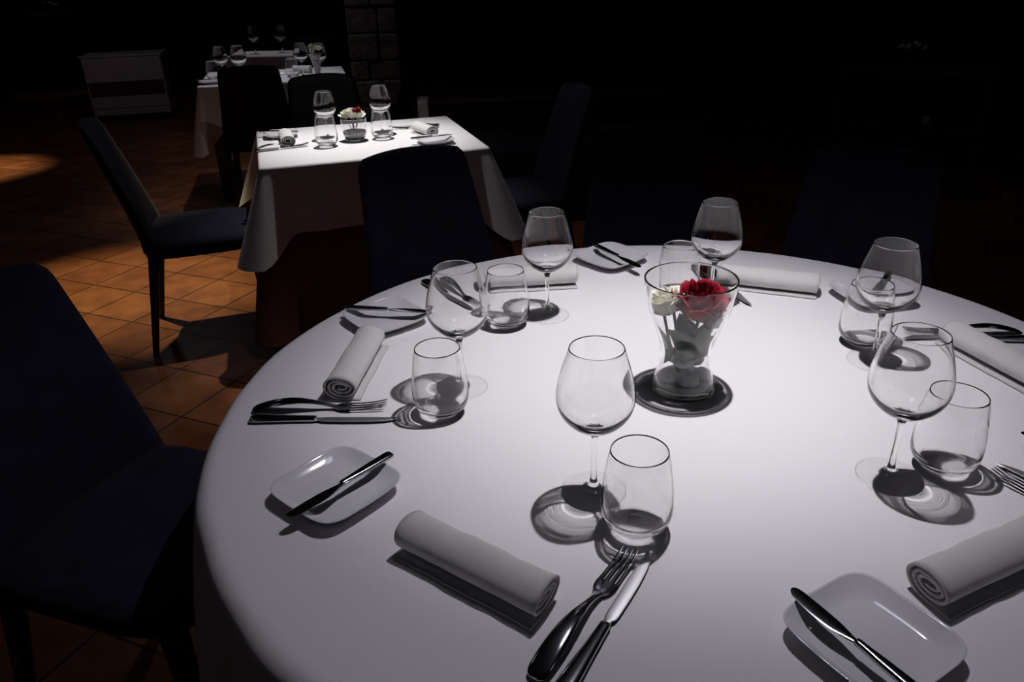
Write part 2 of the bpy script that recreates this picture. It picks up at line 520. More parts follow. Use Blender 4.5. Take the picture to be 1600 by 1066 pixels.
wg = make_wine_glass()
tb = make_tumbler()
spots_w = [((.1054, .8664), 'tall wine glass standing nearest the camera, left of the front tumbler'),
           ((.5168, .8798), 'wine glass in front of the folded napkin at the right, its foot beside a tumbler'),
           ((-.0879, 1.1668), 'wine glass on the left of the round table, behind a short tumbler'),
           ((.0743, 1.4576), 'wine glass right of a short tumbler, on the far left of the round table'),
           ((.418, 1.490), 'farthest wine glass on the round table, right behind the vase rim'),
           ((.6400, 1.2188), 'wine glass by the far right plate, its bowl overlapping that plate in view')]
G = 'wine glasses on the round table'
for i, ((x, y), lb) in enumerate(spots_w):
    if i == 0:
        wg.location = (x, y, TZ + .001); tag(wg, lb, 'glass', G)
    else:
        dup(wg, (x, y, TZ + .001), 0, lb, G)
spots_t = [((.1515, .790), 'short stemless tumbler nearest the camera, above the fork tines'),
           ((.600, .900), 'short tumbler right of the front right wine glass'),
           ((-.1174, 1.0887), 'short tumbler at the left, above the knife lying by itself'),
           ((-.0085, 1.420), 'short tumbler on the far left, in front of a rolled napkin'),
           ((.356, 1.534), 'farthest short tumbler, left of the farthest wine glass'),
           ((.652, 1.293), 'short tumbler on the right, directly behind a wine glass stem')]
G = 'tumblers on the round table'
for i, ((x, y), lb) in enumerate(spots_t):
    if i == 0:
        tb.location = (x, y, TZ + .001); tag(tb, lb, 'glass', G)
    else:
        dup(tb, (x, y, TZ + .001), 0, lb, G)


# ------------------------------------------------------------------ flowers
def petals(vs_, fs, c, rr, h, n, tilt=0.0, tiltdir=0.0, seed=1, spike=0.0):
    rnd = random.Random(seed)
    T = Matrix.Rotation(tilt, 4, Vector((-sin(tiltdir), cos(tiltdir), 0)))
    for i in range(n):
        u0 = i / (n - 1)
        phi = i * 2.39996 + rnd.uniform(-.2, .2)
        rad = rr * (.12 + .88 * u0 ** .75)
        wd = 1.35 - .25 * u0
        nu, nv = 9, 8
        base = len(vs_)
        hh = h * (1.0 - .28 * u0 ** 2) * rnd.uniform(.94, 1.05)
        for a in range(nu):
            s = -1 + 2 * a / (nu - 1)
            for b in range(nv):
                v = b / (nv - 1)
                wdt = wd * (.35 + .65 * sin(min(1, v * 1.25) * pi / 2)) * (1 - .25 * max(0, v - .75) * 4 * (.3 + spike))
                ang = phi + s * wdt * .62
                prof = sin(min(v * 1.15, 1) * pi / 2) ** .8
                r = rad * prof * (1.0 - .06 * s * s)
                curl = max(0, v - .72) / .28
                r += rad * .28 * curl ** 2 * (.2 + .8 * u0) * (1 - .3 * s * s)
                z = hh * (v ** 1.15) - hh * .13 * curl ** 2 * (.2 + u0) - hh * .10 * s * s * v * (1 + spike)
                z += .0012 * sin(9 * s + i) * v
                p = T @ Vector((r * cos(ang), r * sin(ang), z - h * .5))
                vs_.append((c[0] + p.x, c[1] + p.y, c[2] + p.z + h * .5))
        for a in range(nu - 1):
            for b in range(nv - 1):
                fs.append((base + a * nv + b, base + (a + 1) * nv + b, base + (a + 1) * nv + b + 1, base + a * nv + b + 1))


def solidify(o, th=.0007):
    md = o.modifiers.new('thick', 'SOLIDIFY'); md.thickness = th; md.offset = 0
    return o


def leaf_mesh(name, p, d, up, L, W, parent, curve=.25):
    """leaf from p along d, bending towards -up"""
    d = Vector(d).normalized(); up = Vector(up).normalized(); s = d.cross(up).normalized(); up = s.cross(d)
    vs_, fs = [], []
    n = 10
    for i in range(n + 1):
        t_ = i / n
        wd = W * (sin(pi * t_ ** .8) ** .85) * .5 + .0004
        ctr = Vector(p) + d * (L * t_) - up * (curve * L * t_ * t_)
        for k, q in enumerate((-1, -.5, 0, .5, 1)):
            vs_.append(ctr + s * (wd * q) + up * (abs(q) * wd * .28 + .0008 * sin(i * 2.5) * abs(q)))
    for i in range(n):
        for k in range(4):
            fs.append((i * 5 + k, (i + 1) * 5 + k, (i + 1) * 5 + k + 1, i * 5 + k + 1))
    return solidify(mesh(name, vs_, fs, 'leafg', parent), .0006)


def tube(name, pts, r, m, parent=None, seg=10):
    pts = [Vector(p) for p in smoothp([tuple(p) for p in pts], 5)]
    vs_, fs = [], []
    for i, p in enumerate(pts):
        d = (pts[min(i + 1, len(pts) - 1)] - pts[max(i - 1, 0)]).normalized()
        a = d.cross(Vector((0, 0, 1)) if abs(d.z) < .9 else Vector((1, 0, 0))).normalized(); b = d.cross(a)
        rr = r[0] + (r[1] - r[0]) * i / (len(pts) - 1) if isinstance(r, tuple) else r
        for k in range(seg):
            t_ = 2 * pi * k / seg
            vs_.append(p + a * (rr * cos(t_)) + b * (rr * sin(t_)))
    for i in range(len(pts) - 1):
        for k in range(seg):
            k2 = (k + 1) % seg
            fs.append((i * seg + k, i * seg + k2, (i + 1) * seg + k2, (i + 1) * seg + k))
    fs.append(tuple(range(seg))); fs.append(tuple((len(pts) - 1) * seg + k for k in range(seg)))
    return mesh(name, vs_, fs, m, parent)


VX, VY = .2866, 1.1457
ZB = TZ + .001
vz = thing('glass_vase', 'waisted clear glass vase with roses in the middle of the round table', 'vase', (VX, VY, ZB))
vo = smoothp([(.0526, .0035), (.0500, .014), (.0456, .034), (.0423, .055), (.0418, .071), (.0450, .090), (.0535, .113), (.0625, .138), (.0685, .163), (.0722, .185), (.0735, .197)], 4)
vi = smoothp([(.0714, .197), (.0700, .185), (.0664, .163), (.0603, .138), (.0513, .113), (.0427, .090), (.0395, .071), (.0400, .055), (.0434, .034), (.0475, .016), (.048, .012)], 4)
lathe('wall', vo + [(.0725, .1987)] + vi, 'glass', vz, 80)
lathe('rim', [(.0736 + .0016 * cos(a) - .001, .1975 + .0016 * sin(a)) for a in [2 * pi * k / 10 for k in range(11)]], 'solid', vz, 80)
lathe('base', smoothp([(0, .0032), (.03, .0030), (.042, .0020), (.049, .0002), (.0525, .0008), (.0526, .0035)], 4), 'glass', vz, 80)
lathe('floor', smoothp([(.048, .012), (.044, .0105), (.03, .0098), (0, .0096)], 4), 'glass', vz, 80)


def vase_r(z):
    P = [(0, .038), (.034, .0395), (.055, .0372), (.071, .0370), (.090, .0400), (.113, .0486), (.138, .0575), (.163, .0636), (.185, .067), (.3, .075)]
    for (a, b), (c_, d_) in zip(P, P[1:]):
        if z <= c_: return b + (d_ - b) * max(0, (z - a)) / (c_ - a)
    return .075


def keep_inside(o, c, gap=.0015):
    """bends a leaf or petal mesh so that it stays within the vase wall"""
    for v in o.data.vertices:
        x, y = v.co.x + c[0] - VX, v.co.y + c[1] - VY
        r = math.hypot(x, y); m_ = vase_r(v.co.z) - gap
        if r > m_:
            v.co.x += x * (m_ / r - 1); v.co.y += y * (m_ / r - 1)
        if v.co.z < .012: v.co.z = .012


def rose(name, label, c, rr, h, n, m, tilt, td, seed, stem_to, leaves, spike=0.0, group=None):
    t = thing(name, label, 'flower', (c[0], c[1], ZB), 0, group)
    vs_, fs = [], []
    petals(vs_, fs, (0, 0, c[2]), rr, h, n, tilt, td, seed, spike)
    solidify(mesh('bloom', vs_, fs, m, t), .0006)
    st = tube('stem', [(0, 0, c[2] + h * .15), ((stem_to[0] - c[0]) * .5, (stem_to[1] - c[1]) * .5, (c[2] + stem_to[2]) * .5), (stem_to[0] - c[0], stem_to[1] - c[1], stem_to[2])], (.0028, .0022), 'leafg', t)
    for (p, d, up, L, W) in leaves:
        leaf_mesh('leaf', p, d, up, L, W, t)
    for k in range(5):                                      # sepals under the bloom
        a = k * 2 * pi / 5 + seed
        leaf_mesh('sepal', (0, 0, c[2] + h * .06), (cos(a), sin(a), .45), (0, 0, 1), rr * .75, rr * .28, t, .1)
    for o in bpy.data.objects:
        if o.parent == t: keep_inside(o, c)
    return t


rose('red_rose', 'open red rose in the glass vase on the round table', (VX + .016, VY - .012, .126), .040, .072, 32, 'red', .25, -1.2, 3,
     (VX - .01, VY + .0, .03), [((0, -.002, .062), (-.6, -.5, .75), (0, -1, .2), .085, .046), ((0, -.002, .08), (.62, -.45, .45), (0, -1, .3), .06, .028), ((0, -.004, .065), (.0, -.5, .8), (0, -1, 0), .07, .044), ((0, .004, .06), (.5, .4, .9), (0, 1, 0), .08, .040), ((0, .004, .06), (-.35, .4, .9), (0, 1, 0), .08, .044)], spike=1.2)
rose('white_rose', 'creamy white rose left of the red rose in the vase', (VX - .040, VY + .004, .132), .032, .050, 20, 'cream', .35, 2.9, 5,
     (VX - .012, VY + .004, .03), [((0, 0, .09), (-.25, -.55, .2), (0, -1, .5), .055, .036), ((.004, -.01, .05), (-.2, -.2, .9), (0, -1, 0), .07, .036)], group='white roses in the vase')
rose('white_rose', 'smaller creamy white rose right of the red rose in the vase', (VX + .040, VY - .006, .112), .022, .038, 14, 'cream', .5, .2, 8,
     (VX + .006, VY + .006, .03), [((0, -.004, .06), (.1, -.3, .8), (0, -1, 0), .05, .026)], group='white roses in the vase')
rose('white_rose', 'creamy white rose behind the red rose at the far side of the vase', (VX - .018, VY + .034, .126), .024, .040, 14, 'cream', .3, 1.8, 9,
     (VX + .0, VY + .012, .03), [], group='white roses in the vase')


def pebble(c, r, lb, m='pebble', sc=(1, 1, .9)):
    bm = bmesh.new(); bmesh.ops.create_icosphere(bm, subdivisions=3, radius=r)
    for v in bm.verts:
        f = 1 + .05 * fbm(v.co.x / r * 1.1 + c[0] * 90, v.co.y / r + v.co.z / r)
        v.co *= f; v.co.x *= sc[0]; v.co.y *= sc[1]; v.co.z *= sc[2]
    me = bpy.data.meshes.new('pebble'); bm.to_mesh(me); bm.free(); me.materials.append(M[m])
    for p in me.polygons: p.use_smooth = True
    o = bpy.data.objects.new('pebble', me); COL.objects.link(o)
    o.location = (VX + c[0], VY + c[1], ZB + c[2])
    return tag(o, lb, 'pebble', 'pebbles in the vase')


pebble((.002, -.024, .0275), .0175, 'largest round grey pebble at the front of the vase bottom')
pebble((-.027, -.008, .0275), .0165, 'grey pebble at the left of the vase bottom')
pebble((.029, -.006, .0265), .0155, 'grey pebble at the right of the vase bottom')
pebble((.002, .018, .0265), .0165, 'grey pebble hidden behind the others at the vase bottom')
pebble((-.006, -.016, .0575), .0155, 'flat pale pebble resting on the front pebble in the vase', sc=(1.1, 1, .7))
pebble((.018, .004, .054), .0150, 'small pebble in the right of the second layer in the vase')
pebble((-.016, .012, .056), .0140, 'small pebble in the back left of the second layer in the vase')
pebble((.004, -.017, .093), .0165, 'round greenish pebble lodged below the red rose in the waist', sc=(1.15, .8, .95))
pebble((.004, -.012, .074), .0085, 'tiny shiny bead between the pebbles in the vase waist', m='pebble')


g_ = lathe('dark_gravel', smoothp([(0, .0104), (.030, .0108), (.043, .0118), (.0445, .016), (.0438, .021), (.038, .0225), (.02, .0215), (0, .0225)], 4), 'pebdark', None, 64)
g_.location = (VX, VY, ZB); tag(g_, 'dark gravel filling the bottom of the glass vase', 'gravel', kind='stuff')

# ------------------------------------------------------------------ plates, cutlery, napkins
def make_plate():
    t = thing('side_plate', '', 'plate')
    a = .072
    prof = [(0, .0045), (.35, .0045), (.62, .0048), (.72, .0062), (.82, .0100), (.91, .0142), (.97, .0172), (1.0, .0188), (1.005, .0180), (.985, .0160),
            (.92, .0120), (.83, .0075), (.73, .0035), (.66, .0018), (.60, .0)]
    seg = 96
    vs_, fs, idx = [], [], []
    for (q, z) in prof + [(0, .0015)]:
        if q == 0: idx.append([len(vs_)]); vs_.append((0, 0, z)); continue
        row = []
        for k in range(seg):
            th = 2 * pi * k / seg; c, s = cos(th), sin(th)
            n = 2.6 + 2.2 * q
            r = a * q / ((abs(c) ** n + abs(s) ** n) ** (1 / n))
            lift = .0035 * max(0, q - .6) * (abs(sin(2 * th)) ** 2)
            row.append(len(vs_)); vs_.append((r * c, r * s, z + lift))
        idx.append(row)
    for A, B in zip(idx, idx[1:]):
        for k in range(seg):
            k2 = (k + 1) % seg
            if len(A) == 1: fs.append((A[0], B[k], B[k2]))
            elif len(B) == 1: fs.append((A[k], B[0], A[k2]))
            else: fs.append((A[k], B[k], B[k2], A[k2]))
    mesh('dish', vs_, fs, 'ceramic', t, True)
    return remember(t)


def make_knife(L=.242, name='table_knife', hl=.108, hw=.0108, ht=.0042, bw=.0076, blunt=False):
    """lies along +x: handle end at 0, tip at L"""
    t = thing(name, '', 'knife')
    z0 = ht + .0006
    H = [(0, hw * .60, ht * .5), (.002, hw * .92, ht * .85), (.010, hw * 1.02, ht), (.03, hw * .96, ht), (.06, hw * .80, ht * .95), (hl - .015, hw * .64, ht * .95), (hl - .003, hw * .60, ht * .95), (hl, hw * .5, ht * .7)]
    H = smoothp(H, 4)
    loft('handle', [(x, 0, z0, a, b) for (x, a, b) in H], 'steel', t, 18, 2.6)
    if blunt:
        B = [(hl - .002, 0, hw * .42, .0016), (hl + .010, .0005, bw * .62, .0013), (hl + .026, .001, bw * .92, .0010), (hl + .045, .001, bw, .0009),
             (L - .024, .0005, bw * .96, .0008), (L - .010, -.0005, bw * .82, .0007), (L - .003, -.0015, bw * .55, .0006), (L, -.002, bw * .22, .0005)]
    else:
        B = [(hl - .002, 0, hw * .45, .0016), (hl + .006, 0, hw * .46, .0014), (hl + .014, -.0005, bw * .95, .0010), (hl + .05, -.0005, bw, .0009),
             (L - .055, 0, bw * .98, .0008), (L - .028, .001, bw * .82, .0007), (L - .012, .003, bw * .55, .0006), (L - .004, .005, bw * .27, .0005), (L, .0065, bw * .06, .0004)]
    B = smoothp(B, 4)
    loft('blade', [(x, y, z0 - .0012, a, b) for (x, y, a, b) in B], 'steel' if blunt else 'blade', t, 16, 1.6)
    return remember(t)


def make_fork(L=.222):
    t = thing('fork', '', 'fork')
    arch = lambda x: .0040 + .0135 * sin(pi * min(1, max(0, x / .140))) ** 1.0
    S = [(0, .0050, .0010), (.003, .0098, .0018), (.012, .0122, .0022), (.035, .0120, .0023), (.065, .0100, .0024), (.092, .0070, .0026), (.114, .0044, .0027), (.130, .0044, .0024), (.1395, .0060, .0020)]
    S = smoothp(S, 4)
    loft('handle', [(x, 0, arch(x), a, b) for (x, a, b) in S], 'steel', t, 16, 2.5)
    hz = lambda x: .0042 - .0008 * sin(pi * max(0, x - .14) / .082) + (.0065 * max(0, (x - .178) / .044) ** 1.6)
    Hs = smoothp([(.1385, .0058, .0018), (.142, .0092, .0014), (.148, .0120, .0011), (.155, .0130, .0010), (.1620, .0130, .0009)], 4)
    loft('head', [(x, 0, hz(x), a, b) for (x, a, b) in Hs], 'steel', t, 16, 4)
    for k in range(4):
        y = (-1.5 + k) * .0071
        secs = [(x, y * (1 - .1 * (x - .173) / .05), hz(x), w_, .0009) for (x, w_) in ((.1610, .0022), (.172, .0018), (.195, .0016), (.208, .0014), (.217, .0011), (L, .0004))]
        loft('tine', smoothp(secs, 2), 'steel', t, 8, 3)
    return remember(t)


def make_napkin(L=.205):
    t = thing('rolled_napkin', '', 'napkin')
    A, B = .030, .0225
    pts = []
    turns = 3.2; n = 130
    for k in range(n + 1):
        s = k / n
        a = -pi / 2 - .25 + 2 * pi * turns * (1 - s)            # ends at the bottom outside
        sc = .22 + .78 * s
        pts.append((A * sc * cos(a), B * sc * sin(a) + B))
    flap = [(-.000 + A * cos(-pi / 2 - .25) - .012, .0012), (A * cos(-pi / 2 - .25) - .024, .0010)]
    pts += flap
    pts = pts
    th = .0018
    top, bot = [], []
    m_ = len(pts)
    for i, p in enumerate(pts):
        d = Vector(pts[min(i + 1, m_ - 1)]) - Vector(pts[max(i - 1, 0)]); d.normalize()
        nrm = Vector((-d.y, d.x))
        top.append(Vector(p) + nrm * th); bot.append(Vector(p) - nrm * th)
    ring = top + bot[::-1]
    nl = 24
    vs_, fs = [], []
    for j in range(nl + 1):
        x = -L / 2 + L * j / nl
        for i, p in enumerate(ring):
            k = i if i < m_ else 2 * m_ - 1 - i
            s = k / m_
            e = .0030 * sin(s * 22) * (1 if j in (0, nl) else (.6 if j in (1, nl - 1) else 0))
            f = 1 + .018 * sin(j * .55 + 1) + .012 * sin(j * 1.3 + s * 9)
            vs_.append((x + (e if j < nl / 2 else -e) + (.004 * (1 - s) * (1 if j == 0 else -1 if j == nl else 0)), p[0] * f, max(.0002, p[1] * f)))
    K = len(ring)
    for j in range(nl):
        for i in range(K):
            i2 = (i + 1) % K
            fs.append((j * K + i, j * K + i2, (j + 1) * K + i2, (j + 1) * K + i))
    for j in (0, nl):
        for i in range(m_ - 1):
            a, b = j * K + i, j * K + i + 1
            c, d = j * K + (K - 1 - i), j * K + (K - 2 - i)
            fs.append((a, b, d, c) if j == 0 else (a, c, d, b))
    o = mesh('rolled_napkin', vs_, fs, 'napkin')
    bpy.data.objects.remove(t)
    return o


def place(o, first, x, y, z, rz, lb, cat, grp, rx=0, ry=0, scale=None):
    if first:
        r = o; r.location = (x, y, z); r.rotation_euler = (0, 0, rz); tag(r, lb, cat, grp)
    else:
        r = dup(o, (x, y, z), rz, lb, grp)
    if scale: r.scale = scale
    if rx or ry: r.rotation_euler = (rx, ry, rz)
    return r


plate = make_plate(); knife = make_knife(); fork = make_fork(); napkin = make_napkin(); KIDS[napkin.name] = []
butter = make_knife(.178, 'butter_knife', .092, .0078, .0040, .0092, True)

PL = [((-.247, .878), 50, 'square porcelain side plate at the lower left of the round table'),
      ((-.255, 1.448), 38, 'side plate behind the leftmost rolled napkin'),
      ((.243, 1.765), 40, 'side plate at the far edge of the table, beyond the vase'),
      ((.756, 1.495), 12, 'side plate at the far right, seen behind a wine glass'),
      ((.366, .590), -60, 'side plate at the bottom edge of the picture, right of centre'),
      ((.868, .905), -20, 'side plate just beyond the right edge of the picture')]
for i, ((x, y), a, lb) in enumerate(PL):
    place(plate, i == 0, x, y, TZ + .001, R(a), lb, 'plate', 'side plates on the round table')


def along(p, q):
    return math.atan2(q[1] - p[1], q[0] - p[0])


# butter knives across the plates: handle end, tip
BK = [((-.178, .935), (-.296, .797), 'butter knife lying diagonally across the lower left plate'),
      ((-.342, 1.474), (-.166, 1.443), 'butter knife across the plate behind the leftmost napkin'),
      ((.212, 1.815), (.300, 1.655), 'butter knife across the farthest plate beyond the vase'),
      ((.826, 1.575), (.725, 1.43), 'butter knife on the far right plate, seen through a wine glass'),
      ((.384, .492), (.300, .650), 'dark butter knife on the plate at the bottom edge'),
      ((.90, .885), (.732, .941), 'butter knife whose tip enters the picture at the right edge')]
for i, (p, q, lb) in enumerate(BK):
    place(butter, i == 0, p[0], p[1], TZ + .0212, along(p, q), lb, 'knife', 'butter knives on the side plates')

NK = [((-.052, .708), R(-36.5), 'thick rolled napkin right of the lower left plate'),
      ((-.278, 1.236), R(84), 'rolled napkin at the left, its spiral end facing the camera'),
      ((.045, 1.622), R(5), 'rolled napkin on the far left, behind the short tumbler'),
      ((.560, 1.568), R(-22), 'rolled napkin right of the farthest wine glass'),
      ((.838, 1.185), R(-74), 'rolled napkin at the right edge behind the front right glasses'),
      ((.545, .690), R(24), 'rolled napkin at the lower right corner of the picture')]
for i, ((x, y), a, lb) in enumerate(NK):
    place(napkin, i == 0, x, y, TZ + .001, a, lb, 'napkin', 'rolled napkins on the round table')

# forks and knives beside each napkin: handle end, tip
FK = [((.012, .556), (.137, .738), 'fork at the bottom centre with its four tines up'),
      ((-.430, 1.108), (-.209, 1.106), 'fork behind the knife at the left of the round table'),
      ((-.168, 1.668), (-.052, 1.480), 'fork seen through the left wine glass'),
      ((.435, 1.705), (.468, 1.487), 'fork half hidden behind the vase'),
      ((.958, 1.310), (.738, 1.325), 'fork at the right edge, behind the upper right napkin'),
      ((.775, .690), (.664, .868), 'fork whose tines enter the picture at the right edge')]
for i, (p, q, lb) in enumerate(FK):
    place(fork, i == 0, p[0], p[1], TZ + .001, along(p, q), lb, 'fork', 'forks on the round table')
TK = [((.036, .534), (.166, .740), 'table knife at the bottom centre, right of its fork'),
      ((-.425, 1.077), (-.183, 1.062), 'table knife lying by itself at the left, below the rolled napkin'),
      ((-.196, 1.665), (-.086, 1.470), 'table knife seen through the left wine glass, next to its fork'),
      ((.462, 1.712), (.492, 1.475), 'table knife next to the fork behind the vase'),
      ((.965, 1.280), (.728, 1.300), 'table knife at the right edge next to the fork behind the napkin'),
      ((.800, .690), (.684, .897), 'table knife whose tip shows by the tines at the right edge')]
for i, (p, q, lb) in enumerate(TK):
    place(knife, i == 0, p[0], p[1], TZ + .001, along(p, q), lb, 'knife', 'table knives on the round table')


# ------------------------------------------------------------------ things on the square table
T2 = TZ + .001
dup(wg, (-.752, 3.345, T2), 0, 'left wine glass on the square table, behind a tumbler', 'wine glasses on the square table', (.92, .92, .89))
dup(wg, (-.532, 3.420, T2), 0, 'right wine glass on the square table, right of the flowers', 'wine glasses on the square table', (.92, .92, .92))
dup(tb, (-.728, 3.205, T2), 0, 'tumbler left of the small flower bowl on the square table', 'tumblers on the square table', (1, 1, 1.05))
dup(tb, (-.520, 3.330, T2), 0, 'tumbler in front of the right wine glass on the square table', 'tumblers on the square table', (1, 1, 1.0))
G = 'place settings of the square table'
dup(plate, (-.975, 3.435, T2), A2, 'left side plate on the square table', G)
dup(butter, (-1.07, 3.440, T2 + .021), R(-8), 'butter knife on the left plate of the square table', G)
dup(napkin, (-.915, 3.295, T2), R(-72), 'rolled napkin at the left of the square table', G, (.85, 1, 1))
dup(knife, (-1.005, 3.130, T2), R(24), 'table knife at the left of the square table', G, (.9, 1, 1))
dup(fork, (-1.010, 3.165, T2), R(20), 'fork at the left of the square table beside the napkin', G, (.95, 1, 1))
dup(plate, (-.290, 3.215, T2), A2, 'right side plate on the square table', G)
dup(butter, (-.385, 3.185, T2 + .021), R(22), 'butter knife on the right plate of the square table', G)
dup(napkin, (-.350, 3.395, T2), R(-58), 'rolled napkin at the right of the square table', G, (.75, 1, 1))
dup(knife, (-.300, 3.585, T2), R(183), 'table knife at the far right of the square table', G, (.95, 1, 1))
dup(fork, (-.300, 3.545, T2), R(183), 'fork at the far right of the square table', G, (.95, 1, 1))


def make_bowl_vase():
    t = thing('flower_bowl', 'small glass bowl vase on the square table', 'vase', (-.632, 3.31, T2))
    lathe('wall', smoothp([(.037, .003), (.046, .02), (.051, .045), (.052, .075), (.054, .092)], 5) + smoothp([(.0525, .092), (.0505, .075), (.0495, .045), (.0445, .021), (.035, .008)], 5), 'glass', t, 48)
    lathe('base', [(0, .001), (.034, 0), (.037, .003), (.035, .008), (0, .007)], 'solid', t, 48)
    o = lathe('gravel', smoothp([(0, .0078), (.030, .009), (.042, .022), (.047, .038), (.040, .041), (.02, .043), (0, .042)], 3), 'pebble', t, 40)
    return t


make_bowl_vase()


def small_bouquet(name, label, c, z, rr, n, seed, berries=6):
    rnd = random.Random(seed)
    t = thing(name, label, 'flowers', (c[0], c[1], T2))
    for k in range(n):
        a = k * 2.4; d = rr * .62 * math.sqrt(k / n)
        vs_, fs = [], []
        petals(vs_, fs, (d * cos(a), d * sin(a), z + .012 * (1 - d / rr)), rr * .42, rr * .62, 10, .5 * d / rr, a, seed + k)
        solidify(mesh('bloom', vs_, fs, 'cream', t))
        tube('stem', [(d * cos(a), d * sin(a), z + .01), (d * .4 * cos(a), d * .4 * sin(a), z * .6), (d * .3 * cos(a + .5), d * .3 * sin(a + .5), .046)], .0016, 'leafg', t, 6)
    for k in range(berries):
        bm = bmesh.new(); bmesh.ops.create_icosphere(bm, subdivisions=2, radius=.006)
        for v in bm.verts: v.co += Vector((rr * .35 + rnd.uniform(-.016, .016), -rr * .35 + rnd.uniform(-.012, .012), z + rr * .66 + rnd.uniform(-.008, .01)))
        me = bpy.data.meshes.new('berry'); bm.to_mesh(me); bm.free(); me.materials.append(M['berry'])
        for p in me.polygons: p.use_smooth = True
        o = bpy.data.objects.new('berry', me); COL.objects.link(o); o.parent = t
    return t


small_bouquet('rose_bouquet', 'small bunch of white roses with dark red berries on the square table', (-.632, 3.31), .083, .062, 7, 21)

# ------------------------------------------------------------------ things on the back table
G = 'glasses on the table behind the black chairs'
for (x, y, s, lb) in ((-1.861, 5.424, .95, 'leftmost wine glass on the back table'), (-1.712, 5.330, 1.0, 'wine glass rising above the black chair back on the back table'),
                      (-1.355, 5.522, .95, 'wine glass left of the tall flowers on the back table'), (-1.218, 5.450, .95, 'rightmost wine glass on the back table')):
    dup(wg, (x, y, T2), 0, lb, G, (s, s, s))
dup(tb, (-1.94, 5.47, T2), 0, 'tumbler at the left of the back table', G)
dup(tb, (-1.42, 5.50, T2), 0, 'tumbler beside the napkin on the back table', G)
dup(plate, (-1.90, 5.275, T2), A3, 'side plate at the front left corner of the back table', 'tableware on the back table')
dup(butter, (-1.99, 5.26, T2 + .021), R(8), 'butter knife on the plate of the back table', 'tableware on the back table')
dup(napkin, (-1.40, 5.70, T2), R(-8), 'rolled napkin on the back table', 'tableware on the back table', (.6, 1.1, 1.1))
dup(knife, (-1.62, 5.62, T2), R(10), 'table knife on the back table', 'tableware on the back table')
t = thing('cone_vase', 'slim flared vase with pale flowers on the back table', 'vase', (-1.275, 5.60, T2))
lathe('wall', smoothp([(.018, .0), (.020, .03), (.030, .08), (.045, .13)], 4) + [(.043, .13), (.028, .08), (.017, .03), (.015, .004), (0, .004)], 'ceramic', t, 32)
t = thing('bouquet', 'loose pale flowers in the slim vase on the back table', 'flowers', (-1.275, 5.60, T2))
for k in range(5):
    a = k * 1.3; d = .03 * (k > 0)
    vs_, fs = [], []
    petals(vs_, fs, (d * cos(a) + .01 * k - .02, d * sin(a), .14 + .012 * (k % 3)), .024, .032, 8, .4, a, 40 + k)
    solidify(mesh('bloom', vs_, fs, 'cream', t))
    tube('stem', [(d * cos(a) + .01 * k - .02, d * sin(a), .145 + .012 * (k % 3)), (d * .3 * cos(a), d * .3 * sin(a), .08), (0, 0, .01 + .002 * k)], .0014, 'leafg', t, 6)
dup(wg, (-2.14, 7.15, T2), 0, 'left wine glass on the farthest table', 'glasses on the farthest table')
dup(wg, (-1.92, 7.20, T2), 0, 'right wine glass on the farthest table', 'glasses on the farthest table')


